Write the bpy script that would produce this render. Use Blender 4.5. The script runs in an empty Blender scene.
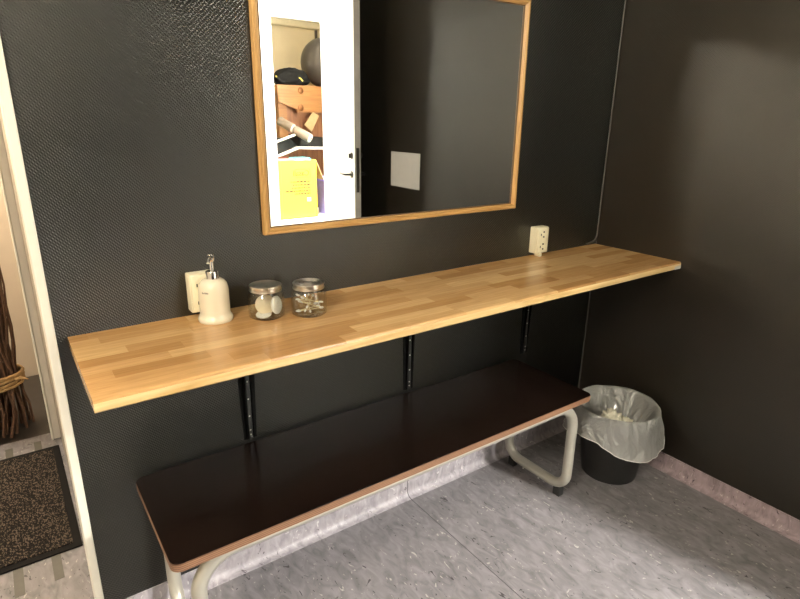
import bpy, bmesh, math, random
from mathutils import Vector, Matrix, noise
random.seed(7)
PI = math.pi
sc = bpy.context.scene
C = sc.collection

# ------------------------------------------------------------------ mesh helpers
def box(bm, x0, x1, y0, y1, z0, z1, bev=0.0, seg=2):
    vs = [bm.verts.new((x, y, z)) for x in (x0, x1) for y in (y0, y1) for z in (z0, z1)]
    idx = [(0, 1, 3, 2), (4, 6, 7, 5), (0, 4, 5, 1), (2, 3, 7, 6), (0, 2, 6, 4), (1, 5, 7, 3)]
    fs = [bm.faces.new([vs[i] for i in f]) for f in idx]
    bmesh.ops.recalc_face_normals(bm, faces=fs)
    if bev > 0:
        es = list({e for f in fs for e in f.edges})
        bmesh.ops.bevel(bm, geom=es, offset=bev, segments=seg, profile=0.5, affect='EDGES')
    return vs

def poly_prism(bm, pts, axis, a0, a1, bev=0.0):
    """outline pts (2D) pushed along an axis: 'y' -> pts are (x,z); 'z' -> (x,y); 'x' -> (y,z)"""
    def P(p, a):
        return {'y': (p[0], a, p[1]), 'z': (p[0], p[1], a), 'x': (a, p[0], p[1])}[axis]
    A = [bm.verts.new(P(p, a0)) for p in pts]
    B = [bm.verts.new(P(p, a1)) for p in pts]
    n = len(pts); fs = [bm.faces.new(A), bm.faces.new(B[::-1])]
    for i in range(n):
        j = (i + 1) % n
        fs.append(bm.faces.new((A[j], A[i], B[i], B[j])))
    bmesh.ops.recalc_face_normals(bm, faces=fs)
    if bev > 0:
        bmesh.ops.bevel(bm, geom=list(fs[0].edges) + list(fs[1].edges), offset=bev, segments=2, affect='EDGES')

def lathe(bm, prof, cx=0, cy=0, cz=0, seg=40, close=False):
    rings = []
    for r, z in prof:
        if r < 1e-6:
            rings.append([bm.verts.new((cx, cy, cz + z))])
        else:
            rings.append([bm.verts.new((cx + r * math.cos(2 * PI * k / seg), cy + r * math.sin(2 * PI * k / seg), cz + z)) for k in range(seg)])
    fs = []
    pairs = list(zip(rings, rings[1:]))
    if close: pairs.append((rings[-1], rings[0]))
    for a, b in pairs:
        for k in range(seg):
            l = (k + 1) % seg
            if len(a) == 1 and len(b) == 1: continue
            if len(a) == 1: fs.append(bm.faces.new((a[0], b[k], b[l])))
            elif len(b) == 1: fs.append(bm.faces.new((a[k], b[0], a[l])))
            else: fs.append(bm.faces.new((a[k], b[k], b[l], a[l])))
    bmesh.ops.recalc_face_normals(bm, faces=fs)

def tube(bm, pts, rad, seg=12, caps=True):
    pts = [Vector(p) for p in pts]
    n = len(pts)
    rads = rad if isinstance(rad, (list, tuple)) else [rad] * n
    t0 = (pts[1] - pts[0]).normalized()
    ref = Vector((0, 0, 1)) if abs(t0.z) < 0.9 else Vector((1, 0, 0))
    u = t0.cross(ref).normalized()
    rings = []
    for i, p in enumerate(pts):
        t = (pts[min(i + 1, n - 1)] - pts[max(i - 1, 0)]).normalized()
        u = (u - t * u.dot(t)).normalized()
        v = t.cross(u)
        rings.append([bm.verts.new(p + (u * math.cos(2 * PI * k / seg) + v * math.sin(2 * PI * k / seg)) * rads[i]) for k in range(seg)])
    fs = []
    for a, b in zip(rings, rings[1:]):
        for k in range(seg):
            l = (k + 1) % seg
            fs.append(bm.faces.new((a[k], a[l], b[l], b[k])))
    if caps:
        fs.append(bm.faces.new(rings[0][::-1])); fs.append(bm.faces.new(rings[-1]))
    bmesh.ops.recalc_face_normals(bm, faces=fs)

def rounded(pts, R, n=8):
    """polyline with its inner corners replaced by arcs of radius R"""
    pts = [Vector(p) for p in pts]; out = [pts[0]]
    for i in range(1, len(pts) - 1):
        p = pts[i]; a = (pts[i - 1] - p).normalized(); b = (pts[i + 1] - p).normalized()
        ang = a.angle(b); d = R / math.tan(ang / 2)
        s, e = p + a * d, p + b * d
        cdir = (a + b).normalized(); c = p + cdir * (R / math.sin(ang / 2))
        for k in range(n + 1):
            w = (s - c).lerp(e - c, k / n)
            out.append(c + w.normalized() * R)
    out.append(pts[-1])
    return out

def round_rect(x0, x1, y0, y1, r, n=6):
    pts = []
    for cx, cy, a0 in ((x1 - r, y1 - r, 0), (x0 + r, y1 - r, 90), (x0 + r, y0 + r, 180), (x1 - r, y0 + r, 270)):
        for k in range(n + 1):
            a = math.radians(a0 + 90 * k / n)
            pts.append((cx + r * math.cos(a), cy + r * math.sin(a)))
    return pts

def obj(name, bm, mat, parent=None, smooth=None):
    """link a bmesh (in world coordinates) as one object, its origin at the parent's (or at the world's)"""
    me = bpy.data.meshes.new(name)
    if smooth is not None:
        for f in bm.faces: f.smooth = True
        for e in bm.edges:
            if len(e.link_faces) == 2 and e.calc_face_angle(0) > math.radians(smooth): e.smooth = False
    bm.to_mesh(me); bm.free()
    o = bpy.data.objects.new(name, me); C.objects.link(o)
    me.materials.append(mat)
    if parent is not None:
        o.parent = parent
        w = Vector((0, 0, 0)); p = parent
        while p is not None:
            w += p.location; p = p.parent
        me.transform(Matrix.Translation(-w))
    return o

def recenter(o, loc):
    loc = Vector(loc); o.data.transform(Matrix.Translation(-loc)); o.location = loc; return o

def thing(name, label, cat, loc=(0, 0, 0), group=None):
    o = bpy.data.objects.new(name, None); C.objects.link(o)
    o.empty_display_size = 0.05
    o.location = loc; o['label'] = label; o['category'] = cat
    if group: o['group'] = group
    return o

def tag(o, label, cat, group=None):
    o['label'] = label; o['category'] = cat
    if group: o['group'] = group
    return o

def struct(name, bm, mat, parent=None, smooth=None):
    o = obj(name, bm, mat, parent, smooth)
    if parent is None: o['kind'] = 'structure'
    return o

def dup(root, loc, label, rot=None):
    r = root.copy(); C.objects.link(r); r.location = loc; r['label'] = label
    if rot is not None: r.rotation_euler = rot
    for ch in list(root.children):
        c = ch.copy(); C.objects.link(c); c.parent = r
        for g in list(ch.children):
            d = g.copy(); C.objects.link(d); d.parent = c
    return r

B = bmesh.new

# ------------------------------------------------------------------ materials
def mat_new(name):
    m = bpy.data.materials.new(name); m.use_nodes = True
    nt = m.node_tree; bs = nt.nodes['Principled BSDF']
    return m, nt, bs

def N(nt, t, **kw):
    n = nt.nodes.new(t)
    for k, v in kw.items(): setattr(n, k, v)
    return n

def lk(nt, a, b): nt.links.new(a, b)

def ramp(nt, stops, interp='LINEAR'):
    n = N(nt, 'ShaderNodeValToRGB'); cr = n.color_ramp; cr.interpolation = interp
    while len(cr.elements) < len(stops): cr.elements.new(0.5)
    for e, (p, c) in zip(cr.elements, stops):
        e.position = p; e.color = (*c, 1)
    return n

def coords(nt, scale=(1, 1, 1), rot=(0, 0, 0), kind='Object'):
    tc = N(nt, 'ShaderNodeTexCoord'); mp = N(nt, 'ShaderNodeMapping')
    mp.inputs['Scale'].default_value = scale; mp.inputs['Rotation'].default_value = rot
    lk(nt, tc.outputs[kind], mp.inputs['Vector'])
    return mp.outputs['Vector']

def plain(name, col, rough=0.5, metal=0.0, var=0.08, scale=30, spec=0.5, bump=0.0, coat=0.0):
    """one colour with a slight mottle"""
    m, nt, bs = mat_new(name)
    v = coords(nt)
    nz = N(nt, 'ShaderNodeTexNoise'); nz.inputs['Scale'].default_value = scale; nz.inputs['Detail'].default_value = 4
    lk(nt, v, nz.inputs['Vector'])
    lo = tuple(c * (1 - var) for c in col); hi = tuple(min(1, c * (1 + var)) for c in col)
    r = ramp(nt, [(0.3, lo), (0.7, hi)])
    lk(nt, nz.outputs['Fac'], r.inputs['Fac']); lk(nt, r.outputs['Color'], bs.inputs['Base Color'])
    bs.inputs['Roughness'].default_value = rough; bs.inputs['Metallic'].default_value = metal
    bs.inputs['Specular IOR Level'].default_value = spec
    bs.inputs['Coat Weight'].default_value = coat
    if bump:
        b = N(nt, 'ShaderNodeBump'); b.inputs['Strength'].default_value = bump; b.inputs['Distance'].default_value = 0.002
        lk(nt, nz.outputs['Fac'], b.inputs['Height']); lk(nt, b.outputs['Normal'], bs.inputs['Normal'])
    return m

def emit(name, col, s):
    m, nt, bs = mat_new(name)
    bs.inputs['Base Color'].default_value = (0.8, 0.8, 0.8, 1)
    bs.inputs['Emission Color'].default_value = (*col, 1); bs.inputs['Emission Strength'].default_value = s
    return m

def woven_paint(name, col, rough, axis, strength=0.35, spec=0.5):
    """glass-fibre wall covering painted dark: fine diagonal weave in relief"""
    m, nt, bs = mat_new(name)
    rot = (0, 0, 0)
    tc = N(nt, 'ShaderNodeTexCoord')
    sp = N(nt, 'ShaderNodeSeparateXYZ'); lk(nt, tc.outputs['Object'], sp.inputs[0])
    a = sp.outputs['X'] if axis == 'x' else sp.outputs['Y']; z = sp.outputs['Z']
    def math_(op, x, y):
        n = N(nt, 'ShaderNodeMath', operation=op)
        for i, q in enumerate((x, y)):
            if q is None: continue
            if hasattr(q, 'links'): lk(nt, q, n.inputs[i])
            else: n.inputs[i].default_value = q
        return n.outputs[0]
    wob = N(nt, 'ShaderNodeTexNoise'); wob.inputs['Scale'].default_value = 60; lk(nt, tc.outputs['Object'], wob.inputs['Vector'])
    w = math_('MULTIPLY', wob.outputs['Fac'], 2.5)
    d1 = math_('ADD', math_('MULTIPLY', math_('ADD', a, z), 760.0), w)     # fine ridges
    d2 = math_('ADD', math_('MULTIPLY', math_('SUBTRACT', a, z), 560.0), w)
    s1 = math_('SINE', d1, None); s2 = math_('SINE', d2, None)
    h = math_('ADD', math_('MULTIPLY', s1, 0.6), math_('MULTIPLY', math_('MULTIPLY', s1, s2), 0.7))
    nz = N(nt, 'ShaderNodeTexNoise'); nz.inputs['Scale'].default_value = 220; nz.inputs['Detail'].default_value = 3
    lk(nt, tc.outputs['Object'], nz.inputs['Vector'])
    h = math_('ADD', h, math_('MULTIPLY', nz.outputs['Fac'], 0.8))
    b = N(nt, 'ShaderNodeBump'); b.inputs['Strength'].default_value = strength; b.inputs['Distance'].default_value = 0.0012
    lk(nt, h, b.inputs['Height'])
    big = N(nt, 'ShaderNodeTexNoise'); big.inputs['Scale'].default_value = 5; lk(nt, tc.outputs['Object'], big.inputs['Vector'])
    r = ramp(nt, [(0.3, tuple(c * 0.85 for c in col)), (0.7, tuple(c * 1.15 for c in col))])
    lk(nt, big.outputs['Fac'], r.inputs['Fac'])
    nt.nodes.remove(bs); out = nt.nodes['Material Output']
    df = N(nt, 'ShaderNodeBsdfDiffuse'); lk(nt, r.outputs['Color'], df.inputs['Color']); lk(nt, b.outputs['Normal'], df.inputs['Normal'])
    gl = N(nt, 'ShaderNodeBsdfAnisotropic', distribution='BECKMANN'); gl.inputs['Roughness'].default_value = rough
    gl.inputs['Color'].default_value = (1.0, 1.0, 0.94, 1); lk(nt, b.outputs['Normal'], gl.inputs['Normal'])
    fr = N(nt, 'ShaderNodeFresnel'); fr.inputs['IOR'].default_value = 1.5; lk(nt, b.outputs['Normal'], fr.inputs['Normal'])
    fm = math_('MULTIPLY', fr.outputs[0], spec)
    mx = N(nt, 'ShaderNodeMixShader'); lk(nt, fm, mx.inputs[0]); lk(nt, df.outputs[0], mx.inputs[1]); lk(nt, gl.outputs[0], mx.inputs[2])
    lk(nt, mx.outputs[0], out.inputs['Surface'])
    return m

def vinyl(name, base, lo, hi, stretch=(1, 0.45, 1), seam=None):
    """flecked homogeneous sheet vinyl"""
    m, nt, bs = mat_new(name)
    v = coords(nt, stretch, (0, 0, 0.35))
    n1 = N(nt, 'ShaderNodeTexNoise'); n1.inputs['Scale'].default_value = 32; n1.inputs['Detail'].default_value = 5; n1.inputs['Distortion'].default_value = 1.2
    lk(nt, v, n1.inputs['Vector'])
    r1 = ramp(nt, [(0.30, tuple(c * 0.70 for c in base)), (0.5, base), (0.70, tuple(min(1, c * 1.28) for c in base))])
    lk(nt, n1.outputs['Fac'], r1.inputs['Fac'])
    n2 = N(nt, 'ShaderNodeTexNoise'); n2.inputs['Scale'].default_value = 48; n2.inputs['Detail'].default_value = 2; n2.inputs['Distortion'].default_value = 2.0
    lk(nt, v, n2.inputs['Vector'])
    r2 = ramp(nt, [(0.67, (0, 0, 0)), (0.71, (1, 1, 1))]); lk(nt, n2.outputs['Fac'], r2.inputs['Fac'])
    r3 = ramp(nt, [(0.29, (1, 1, 1)), (0.32, (0, 0, 0))]); lk(nt, n2.outputs['Fac'], r3.inputs['Fac'])
    mx = N(nt, 'ShaderNodeMixRGB'); mx.inputs['Color2'].default_value = (*hi, 1)
    lk(nt, r2.outputs['Color'], mx.inputs['Fac']); lk(nt, r1.outputs['Color'], mx.inputs['Color1'])
    mx2 = N(nt, 'ShaderNodeMixRGB'); mx2.inputs['Color2'].default_value = (*lo, 1)
    lk(nt, r3.outputs['Color'], mx2.inputs['Fac']); lk(nt, mx.outputs['Color'], mx2.inputs['Color1'])
    out = mx2.outputs['Color']
    if seam is not None:                       # welded joint between two sheets, a thin dark line
        tc = N(nt, 'ShaderNodeTexCoord'); sp = N(nt, 'ShaderNodeSeparateXYZ'); lk(nt, tc.outputs['Object'], sp.inputs[0])
        s = N(nt, 'ShaderNodeMath', operation='SUBTRACT'); lk(nt, sp.outputs['X'], s.inputs[0]); s.inputs[1].default_value = seam
        ab = N(nt, 'ShaderNodeMath', operation='ABSOLUTE'); lk(nt, s.outputs[0], ab.inputs[0])
        lt = N(nt, 'ShaderNodeMath', operation='LESS_THAN'); lk(nt, ab.outputs[0], lt.inputs[0]); lt.inputs[1].default_value = 0.0016
        mx3 = N(nt, 'ShaderNodeMixRGB'); mx3.inputs['Color2'].default_value = (0.06, 0.055, 0.06, 1)
        lk(nt, lt.outputs[0], mx3.inputs['Fac']); lk(nt, out, mx3.inputs['Color1']); out = mx3.outputs['Color']
    lk(nt, out, bs.inputs['Base Color'])
    bs.inputs['Roughness'].default_value = 0.42; bs.inputs['Specular IOR Level'].default_value = 0.4
    return m

def butcher(name):
    """finger-jointed hardwood worktop: staves along X of random tone, with grain"""
    m, nt, bs = mat_new(name)
    tc = N(nt, 'ShaderNodeTexCoord'); sp = N(nt, 'ShaderNodeSeparateXYZ'); lk(nt, tc.outputs['Object'], sp.inputs[0])
    def mt(op, *a):
        n = N(nt, 'ShaderNodeMath', operation=op)
        for i, q in enumerate(a):
            if hasattr(q, 'links'): lk(nt, q, n.inputs[i])
            else: n.inputs[i].default_value = q
        return n.outputs[0]
    row = mt('FLOOR', mt('DIVIDE', mt('ADD', sp.outputs['Y'], 5.0), 0.0429))
    wr = N(nt, 'ShaderNodeTexWhiteNoise', noise_dimensions='1D'); lk(nt, row, wr.inputs['W'])
    ln = mt('ADD', 0.17, mt('MULTIPLY', wr.outputs['Value'], 0.17))
    u = mt('ADD', mt('DIVIDE', mt('ADD', sp.outputs['X'], 9.0), ln), mt('MULTIPLY', wr.outputs['Value'], 17.3))
    col = mt('FLOOR', u)
    cb = N(nt, 'ShaderNodeCombineXYZ'); lk(nt, row, cb.inputs[0]); lk(nt, col, cb.inputs[1])
    w2 = N(nt, 'ShaderNodeTexWhiteNoise', noise_dimensions='3D'); lk(nt, cb.outputs[0], w2.inputs['Vector'])
    r = ramp(nt, [(0.0, (0.41, 0.22, 0.08)), (0.22, (0.48, 0.27, 0.105)), (0.6, (0.55, 0.325, 0.135)), (1.0, (0.68, 0.45, 0.21))])
    lk(nt, w2.outputs['Value'], r.inputs['Fac'])
    # grain, shifted per stave
    mp = N(nt, 'ShaderNodeMapping'); mp.inputs['Scale'].default_value = (5, 70, 70); lk(nt, tc.outputs['Object'], mp.inputs['Vector'])
    ad = N(nt, 'ShaderNodeVectorMath', operation='ADD'); sc_ = N(nt, 'ShaderNodeVectorMath', operation='SCALE'); sc_.inputs['Scale'].default_value = 20
    lk(nt, w2.outputs['Color'], sc_.inputs[0]); lk(nt, mp.outputs[0], ad.inputs[0]); lk(nt, sc_.outputs[0], ad.inputs[1])
    nz = N(nt, 'ShaderNodeTexNoise'); nz.inputs['Scale'].default_value = 1.6; nz.inputs['Detail'].default_value = 5; nz.inputs['Distortion'].default_value = 1.0
    lk(nt, ad.outputs[0], nz.inputs['Vector'])
    g = ramp(nt, [(0.25, (0.80, 0.77, 0.72)), (0.75, (1.12, 1.12, 1.12))]); lk(nt, nz.outputs['Fac'], g.inputs['Fac'])
    mx = N(nt, 'ShaderNodeMixRGB', blend_type='MULTIPLY'); mx.inputs['Fac'].default_value = 1
    lk(nt, r.outputs['Color'], mx.inputs['Color1']); lk(nt, g.outputs['Color'], mx.inputs['Color2'])
    lk(nt, mx.outputs['Color'], bs.inputs['Base Color'])
    bs.inputs['Roughness'].default_value = 0.20; bs.inputs['Specular IOR Level'].default_value = 0.5
    return m

def wood(name, c0, c1, axis='x', scale=8, rough=0.45, ring=0.0):
    m, nt, bs = mat_new(name)
    s = {'x': (1, 14, 14), 'y': (14, 1, 14), 'z': (14, 14, 1)}[axis]
    v = coords(nt, s)
    nz = N(nt, 'ShaderNodeTexNoise'); nz.inputs['Scale'].default_value = scale; nz.inputs['Detail'].default_value = 6; nz.inputs['Distortion'].default_value = 0.8
    lk(nt, v, nz.inputs['Vector'])
    r = ramp(nt, [(0.3, c0), (0.7, c1)]); lk(nt, nz.outputs['Fac'], r.inputs['Fac'])
    lk(nt, r.outputs['Color'], bs.inputs['Base Color'])
    bs.inputs['Roughness'].default_value = rough
    return m

def ply_edge(name):
    m, nt, bs = mat_new(name)
    v = coords(nt, (1, 1, 1))
    sp = N(nt, 'ShaderNodeSeparateXYZ'); lk(nt, v, sp.inputs[0])
    mu = N(nt, 'ShaderNodeMath', operation='MULTIPLY'); mu.inputs[1].default_value = 1250; lk(nt, sp.outputs['Z'], mu.inputs[0])
    si = N(nt, 'ShaderNodeMath', operation='SINE'); lk(nt, mu.outputs[0], si.inputs[0])
    nz = N(nt, 'ShaderNodeTexNoise'); nz.inputs['Scale'].default_value = 40; lk(nt, coords(nt, (1, 1, 5)), nz.inputs['Vector'])
    ad = N(nt, 'ShaderNodeMath', operation='ADD'); lk(nt, si.outputs[0], ad.inputs[0]); lk(nt, nz.outputs['Fac'], ad.inputs[1])
    r = ramp(nt, [(0.0, (0.115, 0.055, 0.030)), (0.9, (0.26, 0.140, 0.080))]); lk(nt, ad.outputs[0], r.inputs['Fac'])
    lk(nt, r.outputs['Color'], bs.inputs['Base Color']); bs.inputs['Roughness'].default_value = 0.5
    return m

def thin_glass(name, tint=(0.93, 0.96, 0.94), extra=0.02):
    m, nt, bs = mat_new(name); nt.nodes.remove(bs)
    out = nt.nodes['Material Output']
    tr = N(nt, 'ShaderNodeBsdfTransparent'); tr.inputs['Color'].default_value = (*tint, 1)
    gl = N(nt, 'ShaderNodeBsdfGlossy'); gl.inputs['Roughness'].default_value = 0.03
    lw = N(nt, 'ShaderNodeLayerWeight'); lw.inputs['Blend'].default_value = 0.5; fr = N(nt, 'ShaderNodeMath', operation='POWER'); fr.inputs[1].default_value = 5.0; lk(nt, lw.outputs['Facing'], fr.inputs[0])
    nz = N(nt, 'ShaderNodeTexNoise'); nz.inputs['Scale'].default_value = 25; lk(nt, coords(nt), nz.inputs['Vector'])
    bp = N(nt, 'ShaderNodeBump'); bp.inputs['Strength'].default_value = 0.15; lk(nt, nz.outputs['Fac'], bp.inputs['Height'])
    lk(nt, bp.outputs['Normal'], gl.inputs['Normal'])
    ad = N(nt, 'ShaderNodeMath', operation='ADD'); ad.inputs[1].default_value = extra; lk(nt, fr.outputs[0], ad.inputs[0])
    mx = N(nt, 'ShaderNodeMixShader'); lk(nt, ad.outputs[0], mx.inputs[0]); lk(nt, tr.outputs[0], mx.inputs[1]); lk(nt, gl.outputs[0], mx.inputs[2])
    lk(nt, mx.outputs[0], out.inputs['Surface'])
    return m

def bag_film(name):
    m, nt, bs = mat_new(name); nt.nodes.remove(bs)
    out = nt.nodes['Material Output']
    tr = N(nt, 'ShaderNodeBsdfTransparent'); tr.inputs['Color'].default_value = (0.9, 0.92, 0.9, 1)
    df = N(nt, 'ShaderNodeBsdfDiffuse'); df.inputs['Color'].default_value = (0.80, 0.81, 0.77, 1)
    tl = N(nt, 'ShaderNodeBsdfTranslucent'); tl.inputs['Color'].default_value = (0.7, 0.7, 0.67, 1)
    gl = N(nt, 'ShaderNodeBsdfGlossy'); gl.inputs['Roughness'].default_value = 0.16; gl.inputs['Color'].default_value = (0.9, 0.9, 0.9, 1)
    v = coords(nt, (1, 1, 0.55), (0.5, 0.4, 0))
    nz = N(nt, 'ShaderNodeTexNoise'); nz.inputs['Scale'].default_value = 11; nz.inputs['Detail'].default_value = 3; nz.inputs['Distortion'].default_value = 2.5; lk(nt, v, nz.inputs['Vector'])
    bp = N(nt, 'ShaderNodeBump'); bp.inputs['Strength'].default_value = 1.0; bp.inputs['Distance'].default_value = 0.035; lk(nt, nz.outputs['Fac'], bp.inputs['Height'])
    lk(nt, bp.outputs['Normal'], gl.inputs['Normal']); lk(nt, bp.outputs['Normal'], df.inputs['Normal'])
    m1 = N(nt, 'ShaderNodeMixShader'); m1.inputs[0].default_value = 0.45; lk(nt, df.outputs[0], m1.inputs[1]); lk(nt, tl.outputs[0], m1.inputs[2])
    m2 = N(nt, 'ShaderNodeMixShader'); m2.inputs[0].default_value = 0.24; lk(nt, m1.outputs[0], m2.inputs[1]); lk(nt, gl.outputs[0], m2.inputs[2])
    m3 = N(nt, 'ShaderNodeMixShader'); m3.inputs[0].default_value = 0.72; lk(nt, tr.outputs[0], m3.inputs[1]); lk(nt, m2.outputs[0], m3.inputs[2])
    lk(nt, m3.outputs[0], out.inputs['Surface'])
    return m

def mat_pile(name):
    """entrance mat: black loops flecked with beige in little diagonal dashes"""
    m, nt, bs = mat_new(name)
    v = coords(nt, (1, 1, 1), (0, 0, 0.0))
    ck = N(nt, 'ShaderNodeTexVoronoi'); ck.inputs['Scale'].default_value = 330; lk(nt, coords(nt, (1.0, 0.55, 1), (0, 0, 0.7)), ck.inputs['Vector'])
    sp = N(nt, 'ShaderNodeSeparateColor'); lk(nt, ck.outputs['Color'], sp.inputs[0])
    r = ramp(nt, [(0.0, (0.012, 0.010, 0.009)), (0.70, (0.014, 0.011, 0.010)), (0.73, (0.095, 0.074, 0.057)), (1.0, (0.16, 0.128, 0.096))], 'CONSTANT')
    lk(nt, sp.outputs[0], r.inputs['Fac']); lk(nt, r.outputs['Color'], bs.inputs['Base Color'])
    b = N(nt, 'ShaderNodeBump'); b.inputs['Strength'].default_value = 0.6; b.inputs['Distance'].default_value = 0.004; lk(nt, ck.outputs['Distance'], b.inputs['Height'])
    lk(nt, b.outputs['Normal'], bs.inputs['Normal'])
    bs.inputs['Roughness'].default_value = 0.95; bs.inputs['Specular IOR Level'].default_value = 0.1
    return m

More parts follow.
